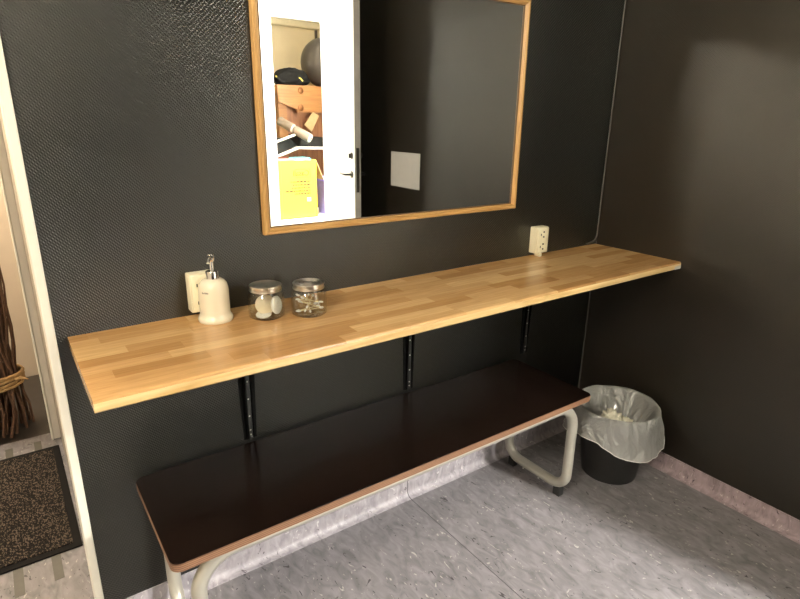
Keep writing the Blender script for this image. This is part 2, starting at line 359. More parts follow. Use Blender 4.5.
M = dict(
    wall_back=woven_paint('black_woven_paint', (0.0012, 0.0013, 0.0011), 0.29, 'x', 0.48, 1.6),
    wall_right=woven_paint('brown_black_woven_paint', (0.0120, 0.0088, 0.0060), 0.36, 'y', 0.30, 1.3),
    wall_dark=woven_paint('black_paint_opposite', (0.005, 0.005, 0.0045), 0.35, 'x', 0.3, 1.0),
    floor=vinyl('grey_flecked_vinyl', (0.178, 0.168, 0.176), (0.045, 0.039, 0.042), (0.36, 0.34, 0.32), seam=-0.99),
    skirt_back=vinyl('lilac_vinyl_lit_back', (0.35, 0.325, 0.35), (0.10, 0.085, 0.095), (0.62, 0.60, 0.60), (1, 1, 0.45), seam=-0.99),  # floor vinyl lightened: the door light on it is in the colour
    skirt_right=vinyl('lilac_vinyl_lit_right', (0.31, 0.245, 0.265), (0.09, 0.065, 0.08), (0.55, 0.48, 0.47), (1, 1, 0.45)),  # same vinyl, another copy lightened for the light on this wall
    floor_hall=plain('dark_brown_lino', (0.026, 0.020, 0.016), 0.5, var=0.25, scale=14),
    ceil=plain('ceiling_white', (0.55, 0.53, 0.49), 0.9),
    cream=plain('cream_gloss_paint', (0.90, 0.88, 0.79), 0.35, var=0.03, scale=9),
    greige=plain('grey_door_frame_paint', (0.66, 0.61, 0.53), 0.45, var=0.04, scale=9),
    passage=plain('passage_paint_shaded', (0.34, 0.31, 0.26), 0.6, var=0.04, scale=8),  # passage wall darkened to stand for the weak light on it
    hall=plain('beige_hall_paint', (0.62, 0.55, 0.46), 0.7, var=0.03, scale=6),
    white=plain('white_paint', (0.82, 0.81, 0.77), 0.4, var=0.02, scale=8),
    door_edge_shaded=plain('white_paint_shaded_edge', (0.55, 0.54, 0.50), 0.4, var=0.04, scale=14),  # white door paint greyed to stand for shade on the edge
    cream_wall=plain('cream_wall_paint', (0.80, 0.72, 0.58), 0.7, var=0.03, scale=6),
    store=plain('storage_wall_cream', (0.80, 0.70, 0.49), 0.8, var=0.04, scale=5),
    butcher=butcher('oak_stave_worktop'),
    oak=wood('oak_frame', (0.40, 0.215, 0.065), (0.60, 0.36, 0.13), 'x', 5, 0.4),
    oak_front_lit=wood('oak_edge_lit', (0.56, 0.35, 0.125), (0.90, 0.68, 0.35), 'x', 3, 0.35),  # worktop oak lightened to stand for light on the front edge
    oak_v=wood('oak_frame_upright', (0.42, 0.225, 0.07), (0.62, 0.375, 0.14), 'z', 5, 0.4),
    dark_lip=plain('dark_frame_rebate', (0.12, 0.065, 0.025), 0.5),
    bench=plain('dark_brown_laminate', (0.0068, 0.0037, 0.0027), 0.24, var=0.22, scale=7, spec=0.28),
    ply=ply_edge('bench_ply_edge'),
    steel=plain('grey_lacquered_steel', (0.46, 0.44, 0.385), 0.32, metal=0.35, var=0.04, scale=20),
    rubber=plain('black_rubber', (0.02, 0.02, 0.02), 0.6),
    bracket=plain('black_steel_and_shadow', (0.003, 0.003, 0.003), 0.8, var=0.1, spec=0.1),  # black of the steel and of the shadow painted beside the rail
    bracket_rail=plain('dark_grey_steel_rail', (0.016, 0.016, 0.015), 0.38, var=0.1),
    screw=plain('bright_zinc', (0.75, 0.74, 0.70), 0.3, metal=0.9),
    chrome=plain('chrome', (0.80, 0.79, 0.76), 0.12, metal=1.0, var=0.02),
    tin=plain('silver_tin_lid', (0.74, 0.72, 0.67), 0.28, metal=1.0, var=0.06, scale=60),
    ceramic=plain('cream_ceramic', (0.80, 0.73, 0.56), 0.18, var=0.02, scale=12, coat=0.4),
    socket=plain('ivory_plastic', (0.92, 0.86, 0.63), 0.35, var=0.02),
    hole=plain('black_hole', (0.01, 0.01, 0.01), 0.6),
    ink=plain('dark_ink', (0.03, 0.028, 0.025), 0.6),
    paper=plain('white_paper', (0.50, 0.49, 0.46), 0.7, var=0.02),
    cotton=plain('cotton', (0.86, 0.83, 0.75), 0.95, var=0.05, scale=80, spec=0.1, bump=0.4),
    cotton_beige=plain('cotton_beige', (0.78, 0.67, 0.48), 0.95, var=0.06, scale=80, spec=0.1, bump=0.4),
    stick=plain('cotton_bud_stick', (0.76, 0.62, 0.36), 0.6),
    glass=thin_glass('clear_glass', (0.955, 0.965, 0.955), 0.06),
    bag=bag_film('frosted_bag_film'),
    bag_hem=plain('white_bag_hem', (0.80, 0.80, 0.76), 0.3),
    bin=plain('black_bin_plastic', (0.012, 0.0115, 0.011), 0.42, var=0.1),
    tissue=plain('crumpled_tissue', (0.72, 0.69, 0.56), 0.9, var=0.08, scale=40, spec=0.1),
    twig=wood('twig_bark', (0.045, 0.022, 0.012), (0.17, 0.085, 0.045), 'z', 30, 0.75),
    straw=wood('straw_band', (0.32, 0.19, 0.08), (0.58, 0.38, 0.17), 'x', 10, 0.8),
    pile=mat_pile('entrance_mat_pile'),
    mat_edge=plain('black_mat_rubber', (0.006, 0.005, 0.0045), 0.8, spec=0.15),
    tape=plain('grey_floor_tape', (0.085, 0.08, 0.065), 0.55, var=0.12),
    cable=plain('grey_cable', (0.085, 0.08, 0.072), 0.45),
    ball=plain('grey_rubber_ball', (0.062, 0.054, 0.045), 0.33, var=0.04),
    cloth=plain('black_cloth', (0.010, 0.010, 0.010), 0.9, var=0.4, scale=25, bump=0.5, spec=0.15),
    yellow_trim=plain('yellow_webbing', (0.75, 0.60, 0.10), 0.7),
    gym_wood=wood('varnished_gym_wood', (0.22, 0.088, 0.022), (0.33, 0.155, 0.05), 'x', 4, 0.4),
    red_wood=wood('red_brown_gym_wood', (0.16, 0.06, 0.025), (0.27, 0.115, 0.05), 'z', 3, 0.45),
    bolt=plain('brass_bolt', (0.20, 0.085, 0.03), 0.35, metal=0.7),
    foam=plain('grey_foam', (0.17, 0.135, 0.10), 0.85, var=0.1),
    vinyl_black=plain('black_upholstery', (0.010, 0.0095, 0.0085), 0.6, spec=0.2),
    white_steel=plain('white_steel', (0.80, 0.78, 0.70), 0.35),
    yellow_card=plain('yellow_cardboard', (0.80, 0.58, 0.03), 0.6, var=0.04, scale=6),
    print=plain('brown_print', (0.035, 0.022, 0.004), 0.7),
    card=plain('beige_cardboard', (0.42, 0.30, 0.15), 0.75),
    cyan=plain('cyan_plastic', (0.10, 0.55, 0.62), 0.4),
    pink=plain('pink_plastic', (0.75, 0.16, 0.16), 0.45),
    blue=plain('blue_plastic', (0.16, 0.13, 0.62), 0.4),
    lilac=plain('lilac_plastic', (0.24, 0.21, 0.50), 0.4),
    grey_card=plain('grey_crate', (0.32, 0.31, 0.30), 0.6),
    beam=plain('cream_duct', (0.78, 0.70, 0.50), 0.6, var=0.03),
    lamp_white=plain('lamp_housing', (0.75, 0.74, 0.70), 0.4),
    grey_metal=plain('lock_steel', (0.10, 0.095, 0.085), 0.35, metal=0.7),
    mirror=None,
)
m, nt, bs = mat_new('silvered_glass')
bs.inputs['Base Color'].default_value = (0.93, 0.935, 0.92, 1); bs.inputs['Metallic'].default_value = 1; bs.inputs['Roughness'].default_value = 0.0
M['mirror'] = m

# ------------------------------------------------------------------ light levels
E_ROOM, E_LOBBY, E_STORE, E_HALL = 205.0, 3000.0, 64.0, 300.0
WARM = (1.0, 0.91, 0.76)
M['lamp_room'] = emit('lamp_glow_room', WARM, E_ROOM)
M['lamp_lobby'] = emit('lamp_glow_lobby', (1.0, 0.97, 0.90), E_LOBBY)
M['lamp_store'] = emit('lamp_glow_store', WARM, E_STORE)
M['lamp_hall'] = emit('lamp_glow_hall', (1.0, 0.86, 0.68), E_HALL)

# ------------------------------------------------------------------ the setting
H = 2.5
YB = -2.45                                     # inner face of the wall opposite the mirror
bm = B(); box(bm, -3.05, 1.6, -5.1, 1.27, -0.06, 0.0); struct('floor', bm, M['floor'])
bm = B(); box(bm, -3.05, -1.9, 1.27, 2.1, -0.06, 0.0); struct('floor_hall', bm, M['floor_hall'])
bm = B(); box(bm, -3.05, 1.6, -5.1, 2.1, H, H + 0.06); struct('ceiling', bm, M['ceil'])
bm = B(); box(bm, -2.028, 0.0, 0.0, 0.10, 0, H); box(bm, -2.95, -2.028, 0.0, 0.10, 2.08, H); struct('wall_back', bm, M['wall_back'])
bm = B(); box(bm, 0.0, 0.12, -2.12, 0.10, 0, H); box(bm, 0.055, 0.12, YB, -2.12, 0, H); struct('wall_right', bm, M['wall_right'])
bm = B(); box(bm, -3.05, -2.95, YB - 0.1, 2.1, 0, H); struct('wall_left', bm, M['cream_wall'])
bm = B(); box(bm, -2.95, -0.86, YB - 0.1, YB, 0, H); box(bm, -0.86, 0.055, YB - 0.1, YB, 2.18, H); struct('wall_opposite', bm, M['wall_dark'])
# passage seen beside the black wall
bm = B(); box(bm, -2.028, -1.95, 0.10, 1.27, 0, H); struct('wall_passage', bm, M['passage'])
bm = B(); box(bm, -3.05, -1.9, 2.0, 2.1, 0, H); struct('wall_hall', bm, M['hall'])
bm = B(); box(bm, -1.97, -1.90, 1.27, 2.0, 0, H); struct('wall_hall_side', bm, M['hall'])
# white end trim of the black wall
bm = B(); box(bm, -2.047, -2.0275, -0.012, 0.11, 0, 2.08, 0.002)
box(bm, -2.95, -2.0275, -0.012, 0.11, 2.06, 2.08, 0.002); struct('trim_1', bm, M['cream'])
# far door frame at the end of the passage: jamb with a rebate and a bead
bm = B(); box(bm, -2.057, -2.028, 1.20, 1.27, 0, 2.08, 0.002); box(bm, -2.95, -2.028, 1.20, 1.27, 2.05, 2.08); struct('trim_2', bm, M['greige'])
bm = B(); box(bm, -2.0635, -2.057, 1.19, 1.25, 0, 2.05, 0.002); struct('trim_3', bm, M['cream'])  # cream bead stands for the highlight along the jamb edge

# coved vinyl skirting
def skirting(name, axis, a0, a1, h, mat):
    bm = B(); R = 0.022; prof = [(0.0, 0.0)]
    pts = [(0.0022, h)]
    for k in range(7):
        a = PI + (PI / 2) * k / 6
        pts.append((0.0022 + R + R * math.cos(a), 0.0012 + R + R * math.sin(a)))
    pts += [(R + 0.006, 0.0004), (0.0, 0.0), (0.0, h)]
    if axis == 'back': poly_prism(bm, [(-d, z) for d, z in pts], 'x', a0, a1)
    else: poly_prism(bm, [(-d, z) for d, z in pts], 'y', a0, a1)
    return struct(name, bm, mat)
skirting('baseboard_back', 'back', -2.027, 0.0, 0.0686, M['skirt_back'])
skirting('baseboard_right', 'right', -2.12, 0.0, 0.0686, M['skirt_right'])
# pale sealant line along the tops of the skirting
bm = B(); box(bm, -2.027, -0.0025, -0.0040, 0.0, 0.0680, 0.0708); struct('trim_4', bm, M['skirt_back'])
bm = B(); box(bm, -0.0040, 0.0, -2.12, -0.0045, 0.0680, 0.0708); struct('trim_5', bm, M['skirt_right'])

# lobby behind the opened door, and the storage room behind the lobby
bm = B(); box(bm, -1.0, -0.115, -3.2, -3.1, 0, H); box(bm, -0.115, 0.75, -3.2, -3.1, 2.132, H); box(bm, 0.75, 1.6, -3.2, -3.1, 0, H); struct('wall_lobby', bm, M['white'])
bm = B(); box(bm, -1.1, -1.0, -3.2, YB - 0.1, 0, H); struct('wall_lobby_left', bm, M['white'])
bm = B(); box(bm, 0.95, 1.05, -3.1, YB, 0, H); struct('wall_lobby_right', bm, M['white'])
bm = B(); box(bm, 0.055, 0.95, YB - 0.1, YB, 0, H); struct('wall_lobby_front', bm, M['white'])
bm = B(); box(bm, -0.5, 1.6, -5.1, -5.0, 0, H); struct('wall_storage', bm, M['store'])
bm = B(); box(bm, 1.5, 1.6, -5.0, -3.2, 0, H); struct('wall_storage_right', bm, M['store'])
bm = B(); box(bm, -0.5, -0.4, -5.0, -3.2, 0, H); struct('wall_storage_left', bm, M['store'])
bm = B()
box(bm, -0.93, -0.86, YB - 0.11, YB + 0.012, 0, 2.18, 0.003); box(bm, 0.030, 0.055, YB - 0.11, YB + 0.0, 0, 2.18, 0.003); box(bm, -0.93, 0.055, YB - 0.11, YB + 0.0, 2.16, 2.18, 0.002)
struct('trim_6', bm, M['white'])

# door leaf standing open, hinged beside the right wall
dl = bpy.data.objects.new('door_1', None); C.objects.link(dl); dl['kind'] = 'structure'
hx, hy = 0.024, YB + 0.035
ang = math.atan2(0.79, -0.232)                # direction hinge -> lock edge
LW = 0.835
dl.location = (hx, hy, 0.0); dl.rotation_euler = (0, 0, ang)
def dpart(name, bm, mat, parent=dl, smooth=None):
    me = bpy.data.meshes.new(name)
    if smooth:
        for f in bm.faces: f.smooth = True
        for e in bm.edges:
            if len(e.link_faces) == 2 and e.calc_face_angle(0) > math.radians(smooth): e.smooth = False
    bm.to_mesh(me); bm.free(); me.materials.append(mat)
    o = bpy.data.objects.new(name, me); C.objects.link(o); o.parent = parent
    return o
T = 0.038
bm = B(); box(bm, 0, LW, 0.0, T, 0.012, 2.145, 0.0015); dpart('door_leaf', bm, M['white'])
bm = B(); box(bm, LW, LW + 0.0015, 0.0, T, 0.012, 2.145); dpart('edge_strip', bm, M['door_edge_shaded'])  # strip darkens the white leaf's edge in place of shade
bm = B(); box(bm, LW + 0.0015, LW + 0.0035, 0.010, 0.028, 0.93, 1.20, 0.0008); dpart('lock_plate', bm, M['grey_metal'])
for side in (0, 1):
    ys = 0.0 if side == 0 else T; sg = -1 if side == 0 else 1
    bm = B()
    tube(bm, rounded([(LW - 0.065, ys, 1.035), (LW - 0.065, ys + sg * 0.05, 1.035), (LW - 0.17, ys + sg * 0.05, 1.035)], 0.016, 6), 0.0075, 12)
    tube(bm, [(LW - 0.065, ys, 1.035), (LW - 0.065, ys + sg * 0.008, 1.035)], 0.021, 20)
    dpart('door_handle', bm, M['grey_metal'], smooth=40)
    bm = B()
    tube(bm, [(LW - 0.065, ys, 1.15), (LW - 0.065, ys + sg * 0.008, 1.15)], 0.020, 20)
    box(bm, LW - 0.071, LW - 0.059, min(ys, ys + sg * 0.03), max(ys, ys + sg * 0.022), 1.136, 1.164, 0.002)
    dpart('thumb_turn', bm, M['grey_metal'], smooth=40)

# ------------------------------------------------------------------ lamps
lm = thing('wall_lamp', 'long white wall lamp high on the cream wall left of the camera', 'lamp', (-2.95, -1.40, 2.05))
bm = B(); box(bm, -2.95, -2.92, -1.75, -1.05, 2.05, 2.17, 0.006); obj('housing', bm, M['lamp_white'], lm)
bm = B(); tube(bm, [(-2.885, -1.72, 2.11), (-2.885, -1.08, 2.11)], 0.045, 20); obj('diffuser', bm, M['lamp_room'], lm, 40)
def ceil_lamp(name, label, x, y, r, mat):
    t = thing(name, label, 'lamp', (x, y, H))
    bm = B(); lathe(bm, [(0, 0), (r * 1.05, 0), (r * 1.05, -0.03), (r, -0.035), (0, -0.035)], x, y, H, 32); obj('housing', bm, M['lamp_white'], t, 40)
    bm = B(); lathe(bm, [(r, -0.036), (r * 0.95, -0.06), (r * 0.7, -0.085), (r * 0.35, -0.097), (0, -0.10)], x, y, H, 32); obj('diffuser', bm, mat, t, 60)
    return t
ceil_lamp('ceiling_lamp', 'round white ceiling lamp in the lobby beyond the open door', 0.05, -2.98, 0.11, M['lamp_lobby'])
ceil_lamp('ceiling_lamp', 'round ceiling lamp in the storage room above the exercise ball', 0.75, -3.55, 0.15, M['lamp_store'])
ceil_lamp('ceiling_lamp', 'round ceiling lamp in the hall above the twig bundle', -2.55, 1.62, 0.14, M['lamp_hall'])

# ------------------------------------------------------------------ worktop on brackets
ZS, LS, DS, TS = 0.8719, 2.0043, 0.3859, 0.0262
t = thing('wall_shelf', 'long oak stave worktop shelf fixed along the black wall under the mirror', 'shelf', (-LS / 2, -DS / 2, ZS - TS))
bm = B(); poly_prism(bm, [(0.0, ZS), (-DS + 0.006, ZS), (-DS + 0.0018, ZS - 0.0018), (-DS, ZS - 0.006), (-DS, ZS - TS + 0.003), (-DS + 0.003, ZS - TS), (0.0, ZS - TS)], 'x', -LS, -0.001)
top = obj('worktop', bm, M['butcher'], t)
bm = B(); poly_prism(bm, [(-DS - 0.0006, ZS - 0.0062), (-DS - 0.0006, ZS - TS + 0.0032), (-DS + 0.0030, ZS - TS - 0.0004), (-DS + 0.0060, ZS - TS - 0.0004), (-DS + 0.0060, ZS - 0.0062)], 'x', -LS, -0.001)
ed = obj('front_edging', bm, M['oak_front_lit'], t); ed['label'] = 'oak front edge, colour lightened as if lit'  # thin strip carries the front edge's brightness in its colour
bm = B(); box(bm, -0.042, -0.0015, -DS - 0.0014, -DS + 0.002, ZS - TS + 0.001, ZS - TS + 0.013); poly = obj('end_patch', bm, M['paper'], t)
poly['label'] = 'white paint patch at the right end of the front edge'

def bracket(x):
    b = thing('shelf_bracket', 'black steel shelf bracket', 'bracket', (x, 0, 0.455), 'black brackets under the worktop')
    zt, zb = ZS - TS, 0.455
    bm = B()   # side cheeks and under-worktop arm; wide black plate stands for shadows beside the rail
    poly_prism(bm, [(x - 0.030, zt), (x + 0.030, zt), (x + 0.019, zb), (x - 0.019, zb)], 'y', -0.003, -0.0002)
    for s in (-1, 1):
        poly_prism(bm, [(0 - 0.0002, zb), (-0.006, zb), (-0.016, zt - 0.2), (-0.024, zt - 0.03), (-0.024, zt), (-0.0002, zt)], 'x', x + s * 0.0105 - 0.001, x + s * 0.0105 + 0.001)
    box(bm, x - 0.014, x + 0.014, -0.30, -0.003, zt - 0.012, zt - 0.0005)
    obj('plate_with_shadow', bm, M['bracket'], b)
    bm = B(); box(bm, x - 0.0062, x + 0.0062, -0.010, -0.003, zb + 0.004, zt - 0.013, 0.0015); obj('rail', bm, M['bracket_rail'], b)
    for z in (0.472, 0.487, 0.533, 0.589, 0.645, 0.70, 0.755):
        bm = B(); lathe(bm, [(0, 0.0016), (0.0016, 0.0014), (0.0026, 0.0), (0, 0)], 0, 0, 0, 12)
        bmesh.ops.rotate(bm, verts=bm.verts, cent=(0, 0, 0), matrix=Matrix.Rotation(PI / 2, 3, 'X'))
        bmesh.ops.translate(bm, verts=bm.verts, vec=(x - 0.001, -0.0100, z)); obj('screw', bm, M['screw'], b, 60)
    return b
b0 = bracket(-1.582)
b0['label'] = 'black shelf bracket with shiny screws nearest the left end of the worktop'
dup(b0, (-0.997, 0, 0.455), 'black shelf bracket in the middle, below the jars-to-socket stretch of worktop')
dup(b0, (-0.405, 0, 0.455), 'black shelf bracket nearest the corner, below the right wall socket')

# ------------------------------------------------------------------ mirror
mx0, mx1, mz0, mz1 = -1.5045, -0.5325, 1.0665, 1.7580
t = thing('wall_mirror', 'wide mirror in a thin oak frame hanging on the black wall', 'mirror', ((mx0 + mx1) / 2, 0, mz0))
FW = 0.0185
def frame_bar(p0, p1, q0, q1, mat, nm):
    """mitred moulding between outer corners p and inner corners q (x,z)"""
    bm = B()
    prof = [(0.0, 0.0), (0.0, -0.014), (0.12, -0.020), (0.45, -0.021), (0.62, -0.018), (0.72, -0.019), (1.0, -0.0115), (1.0, 0.0)]
    A = [bm.verts.new((p0[0] + (q0[0] - p0[0]) * s, y, p0[1] + (q0[1] - p0[1]) * s)) for s, y in prof]
    Bv = [bm.verts.new((p1[0] + (q1[0] - p1[0]) * s, y, p1[1] + (q1[1] - p1[1]) * s)) for s, y in prof]
    fs = [bm.faces.new(A), bm.faces.new(Bv[::-1])]
    n = len(prof)
    for i in range(n):
        j = (i + 1) % n
        fs.append(bm.faces.new((A[i], A[j], Bv[j], Bv[i])))
    bmesh.ops.recalc_face_normals(bm, faces=fs)
    return obj(nm, bm, mat, t)
O = [(mx0, mz0), (mx1, mz0), (mx1, mz1), (mx0, mz1)]
I = [(mx0 + FW, mz0 + FW), (mx1 - FW, mz0 + FW), (mx1 - FW, mz1 - FW), (mx0 + FW, mz1 - FW)]
for i in range(4):
    j = (i + 1) % 4
    frame_bar(O[i], O[j], I[i], I[j], M['oak'] if i % 2 == 0 else M['oak_v'], 'frame_bar')
bm = B()
for (a, b_) in ((0, 1), (1, 2), (2, 3), (3, 0)):
    p, q = I[a], I[b_]
    x0, x1 = min(p[0], q[0]), max(p[0], q[0]); z0, z1 = min(p[1], q[1]), max(p[1], q[1])
    w = 0.003
    if z0 == z1: box(bm, x0, x1, -0.0105, -0.0075, z0 - (0 if a == 0 else w), z1 + (w if a == 0 else 0))
    else: box(bm, x0 - (w if a == 1 else 0), x1 + (w if a == 3 else 0), -0.0105, -0.0075, z0, z1)
obj('rebate_lip', bm, M['dark_lip'], t)
bm = B(); box(bm, mx0 + FW - 0.004, mx1 - FW + 0.004, -0.008, -0.004, mz0 + FW - 0.004, mz1 - FW + 0.004); obj('mirror_glass', bm, M['mirror'], t)

# ------------------------------------------------------------------ wall sockets
def socket(x0, z0, label):
    w, h, d = 0.064, 0.102, 0.042
    t = thing('wall_socket', label, 'socket', (x0 + w / 2, 0, z0), 'ivory double wall sockets')
    bm = B(); box(bm, x0, x0 + w, -d + 0.006, -0.0003, z0, z0 + h, 0.003); obj('housing', bm, M['socket'], t, 40)
    bm = B(); box(bm, x0 + 0.002, x0 + w - 0.002, -d, -d + 0.0065, z0 + 0.002, z0 + h - 0.002, 0.004); fp = obj('faceplate', bm, M['socket'], t, 40)
    for k in (0, 1):
        zc = z0 + h * (0.27 + 0.46 * k); xc = x0 + w / 2
        bm = B()
        prof = [(0.0195, -0.0012), (0.0205, 0.0), (0.0205, 0.0012), (0.0180, 0.0016), (0.0175, -0.0006), (0, -0.0006)]
        lathe(bm, [(r, z) for r, z in prof], 0, 0, 0, 28)
        bmesh.ops.rotate(bm, verts=bm.verts, cent=(0, 0, 0), matrix=Matrix.Rotation(PI / 2, 3, 'X'))
        bmesh.ops.translate(bm, verts=bm.verts, vec=(xc, -d, zc)); ot = obj('outlet', bm, M['socket'], t, 40)
        for s in (-1, 1):
            bm = B(); tube(bm, [(xc, -d + 0.0004, zc + s * 0.0095), (xc, -d - 0.0016, zc + s * 0.0095)], 0.0034, 12); obj('pin_hole', bm, M['hole'], ot)
        bm = B(); box(bm, xc - 0.0165, xc - 0.0135, -d - 0.002, -d + 0.001, zc - 0.004, zc + 0.004); obj('earth_clip', bm, M['grey_metal'], ot)
    return t
s1 = socket(-1.722, 0.888, 'ivory double wall socket partly hidden behind the soap dispenser')
s2 = dup(s1, (-0.424 + 0.032, 0, 0.885), 'ivory double wall socket right of the mirror, just above the worktop')
bm = B(); box(bm, -0.404, -0.390, -0.040, -0.012, 0.8725, 0.8855, 0.002); st = obj('cable_stub', bm, M['socket'], s2)
st.location = (0, 0, 0)

# thin cable down the corner of the room
bm = B()
tube(bm, rounded([(-0.006, -0.005, H), (-0.006, -0.005, 0.889), (-0.075, -0.005, 0.878)], 0.028, 8), 0.0029, 8)
tube(bm, [(-0.006, -0.005, 0.885), (-0.0055, -0.0075, 0.873)], 0.0022, 8)
tag(obj('corner_cable', bm, M['cable'], None, 60), 'thin grey cable running down the corner of the two dark walls above the worktop', 'cable')
bm = B(); tube(bm, [(-0.006, -0.006, ZS - TS - 0.001), (-0.006, -0.006, 0.072)], 0.0026, 8)
tag(obj('corner_cable', bm, M['cable'], None, 60), 'thin grey cable in the corner below the worktop, behind the waste bin', 'cable')

# ------------------------------------------------------------------ soap dispenser
sx, sy = -1.672, -0.068
t = thing('soap_dispenser', 'cream ceramic soap dispenser with a chrome pump on the worktop', 'soap dispenser', (sx, sy, ZS))
bm = B()
lathe(bm, [(0, 0), (0.0425, 0), (0.0438, 0.003), (0.0438, 0.009), (0.0420, 0.013), (0.0390, 0.018), (0.0380, 0.024), (0.0378, 0.06), (0.0376, 0.078), (0.0366, 0.089), (0.0338, 0.099), (0.0285, 0.106), (0.0210, 0.1105), (0.0150, 0.112), (0, 0.112)], sx, sy, ZS, 48)
obj('bottle', bm, M['ceramic'], t, 50)
bm = B(); lathe(bm, [(0, 0.111), (0.0160, 0.111), (0.0160, 0.129), (0.0148, 0.131), (0.008, 0.1315), (0.0055, 0.133), (0.0055, 0.158), (0, 0.158)], sx, sy, ZS, 32); obj('collar', bm, M['chrome'], t, 40)
bm = B()
lathe(bm, [(0, 0.156), (0.0080, 0.156), (0.0090, 0.160), (0.0090, 0.172), (0.0078, 0.1745), (0, 0.1755)], sx, sy, ZS, 24)
d = Vector((-0.45, -0.9, 0)).normalized()
p0 = Vector((sx, sy, ZS + 0.167))
tube(bm, [p0, p0 + d * 0.020 + Vector((0, 0, 0.002)), p0 + d * 0.033 + Vector((0, 0, -0.001)), p0 + d * 0.039 + Vector((0, 0, -0.007))], [0.0062, 0.0058, 0.005, 0.0042], 12)
obj('pump_head', bm, M['chrome'], t, 50)
bm = B()   # short line of small dark lettering wrapped round the left of the bottle
random.seed(3)
a = math.radians(206)
while a < math.radians(233):
    w = random.uniform(0.010, 0.026); z0 = ZS + 0.0795; hh = random.choice((0.0028, 0.0036, 0.0044))
    R = 0.0380
    vs = [bm.verts.new((sx + R * math.cos(q), sy + R * math.sin(q), z)) for q, z in ((a, z0), (a + w * 1.4, z0), (a + w * 1.4, z0 + hh), (a, z0 + hh))]
    bm.faces.new(vs); a += w * 1.4 + 0.014
obj('lettering', bm, M['ink'], t)

# ------------------------------------------------------------------ jars
def jar(x, y, label, ringed):
    t = thing('glass_jar', label, 'jar', (x, y, ZS), 'squat glass jars with metal lids'); t.scale = (1, 1, 1.06)
    bm = B()
    R = 0.0470
    lathe(bm, [(0, 0.0004), (R - 0.006, 0.0004), (R - 0.001, 0.004), (R, 0.009), (R, 0.055), (R - 0.002, 0.060), (R - 0.007, 0.064), (R - 0.008, 0.068), (R - 0.008, 0.079),
               (R - 0.011, 0.079), (R - 0.011, 0.066), (R - 0.006, 0.059), (R - 0.0035, 0.054), (R - 0.0035, 0.010), (R - 0.006, 0.006), (0, 0.0045)], x, y, ZS, 48)
    obj('glass_body', bm, M['glass'], t, 50)
    bm = B()
    R -= 0.0030
    prof = [(R - 0.0040, 0.0685), (R - 0.0025, 0.0682), (R - 0.0020, 0.0705), (R - 0.0035, 0.0722), (R - 0.0035, 0.0785), (R - 0.0020, 0.0800), (R - 0.0024, 0.0822), (R - 0.006, 0.0835)]
    if ringed: prof += [(R - 0.009, 0.0835), (R - 0.012, 0.0806), (R - 0.016, 0.0834), (R - 0.019, 0.0836), (R - 0.022, 0.0806), (R - 0.026, 0.0834), (R - 0.029, 0.0836), (R - 0.032, 0.0808), (0.008, 0.083), (0, 0.0836)]
    else: prof += [(R - 0.010, 0.0826), (R - 0.013, 0.0812), (R - 0.020, 0.0812), (0.010, 0.0812), (0.007, 0.0820), (0, 0.0824)]
    lathe(bm, prof, x, y, ZS, 48); obj('lid', bm, M['tin'], t, 25)
    return t
j1 = (-1.551, -0.114); j2 = (-1.447, -0.155)
jar(*j1, 'squat glass jar of cotton pads, next to the soap dispenser', False)
jar(*j2, 'squat glass jar of cotton buds with a ringed silver lid, right of the pad jar', True)

def pad(center, nrm, r, mat, label):
    bm = B(); lathe(bm, [(0, -0.0035), (r - 0.003, -0.0035), (r, -0.001), (r, 0.001), (r - 0.003, 0.0035), (0, 0.0035)], 0, 0, 0, 32)
    q = Vector((0, 0, 1)).rotation_difference(Vector(nrm).normalized())
    bmesh.ops.rotate(bm, verts=bm.verts, cent=(0, 0, 0), matrix=q.to_matrix())
    o = obj('cotton_pad', bm, mat, None, 40); o.location = center
    tag(o, label, 'cotton pad', 'cotton pads in the jar')
fwd = Vector((-0.36, -0.9, 0)).normalized()
pad((j1[0] - 0.004, j1[1] - 0.0035, ZS + 0.0335), (-0.25, -0.85, 0.5), 0.0265, M['cotton_beige'], 'round beige cotton pad leaning at the middle of its jar')
pad((j1[0] + 0.0200, j1[1] - 0.019, ZS + 0.0325), (0.55, -0.80, 0.18), 0.0240, M['cotton'], 'bright white cotton pad standing at the right of its jar')
pad((j1[0] - 0.014, j1[1] - 0.012, ZS + 0.0105), (-0.10, -0.15, 1.0), 0.0200, M['cotton'], 'cotton pad lying on the bottom of its jar')

bud = thing('cotton_bud', 'white cotton bud lying in the ringed-lid jar', 'cotton bud', (0, 0, 0), 'cotton buds in the jar')
bm = B(); tube(bm, [(-0.033, 0, 0), (0.033, 0, 0)], 0.0012, 6); obj('stick', bm, M['stick'], bud)
for s in (-1, 1):
    bm = B(); tube(bm, [(s * 0.0255, 0, 0), (s * 0.028, 0, 0), (s * 0.034, 0, 0), (s * 0.0375, 0, 0)], [0.0016, 0.0030, 0.0029, 0.0012], 8); obj('cotton_tip', bm, M['cotton'], bud, 70)
random.seed(12)
first = True
for k in range(11):
    az = random.uniform(0, 2 * PI); tilt = random.uniform(-0.55, 0.55) if k > 3 else random.uniform(-0.12, 0.12)
    zz = 0.0105 + 0.0022 * k + abs(math.sin(tilt)) * 0.033
    off = 0.012
    loc = (j2[0] + random.uniform(-off, off) * 0.4, j2[1] + random.uniform(-off, off) * 0.4, ZS + zz)
    if first: bud.location = loc; bud.rotation_euler = (0, tilt, az); first = False
    else: dup(bud, loc, 'white cotton bud lying in the ringed-lid jar', (0, tilt, az))

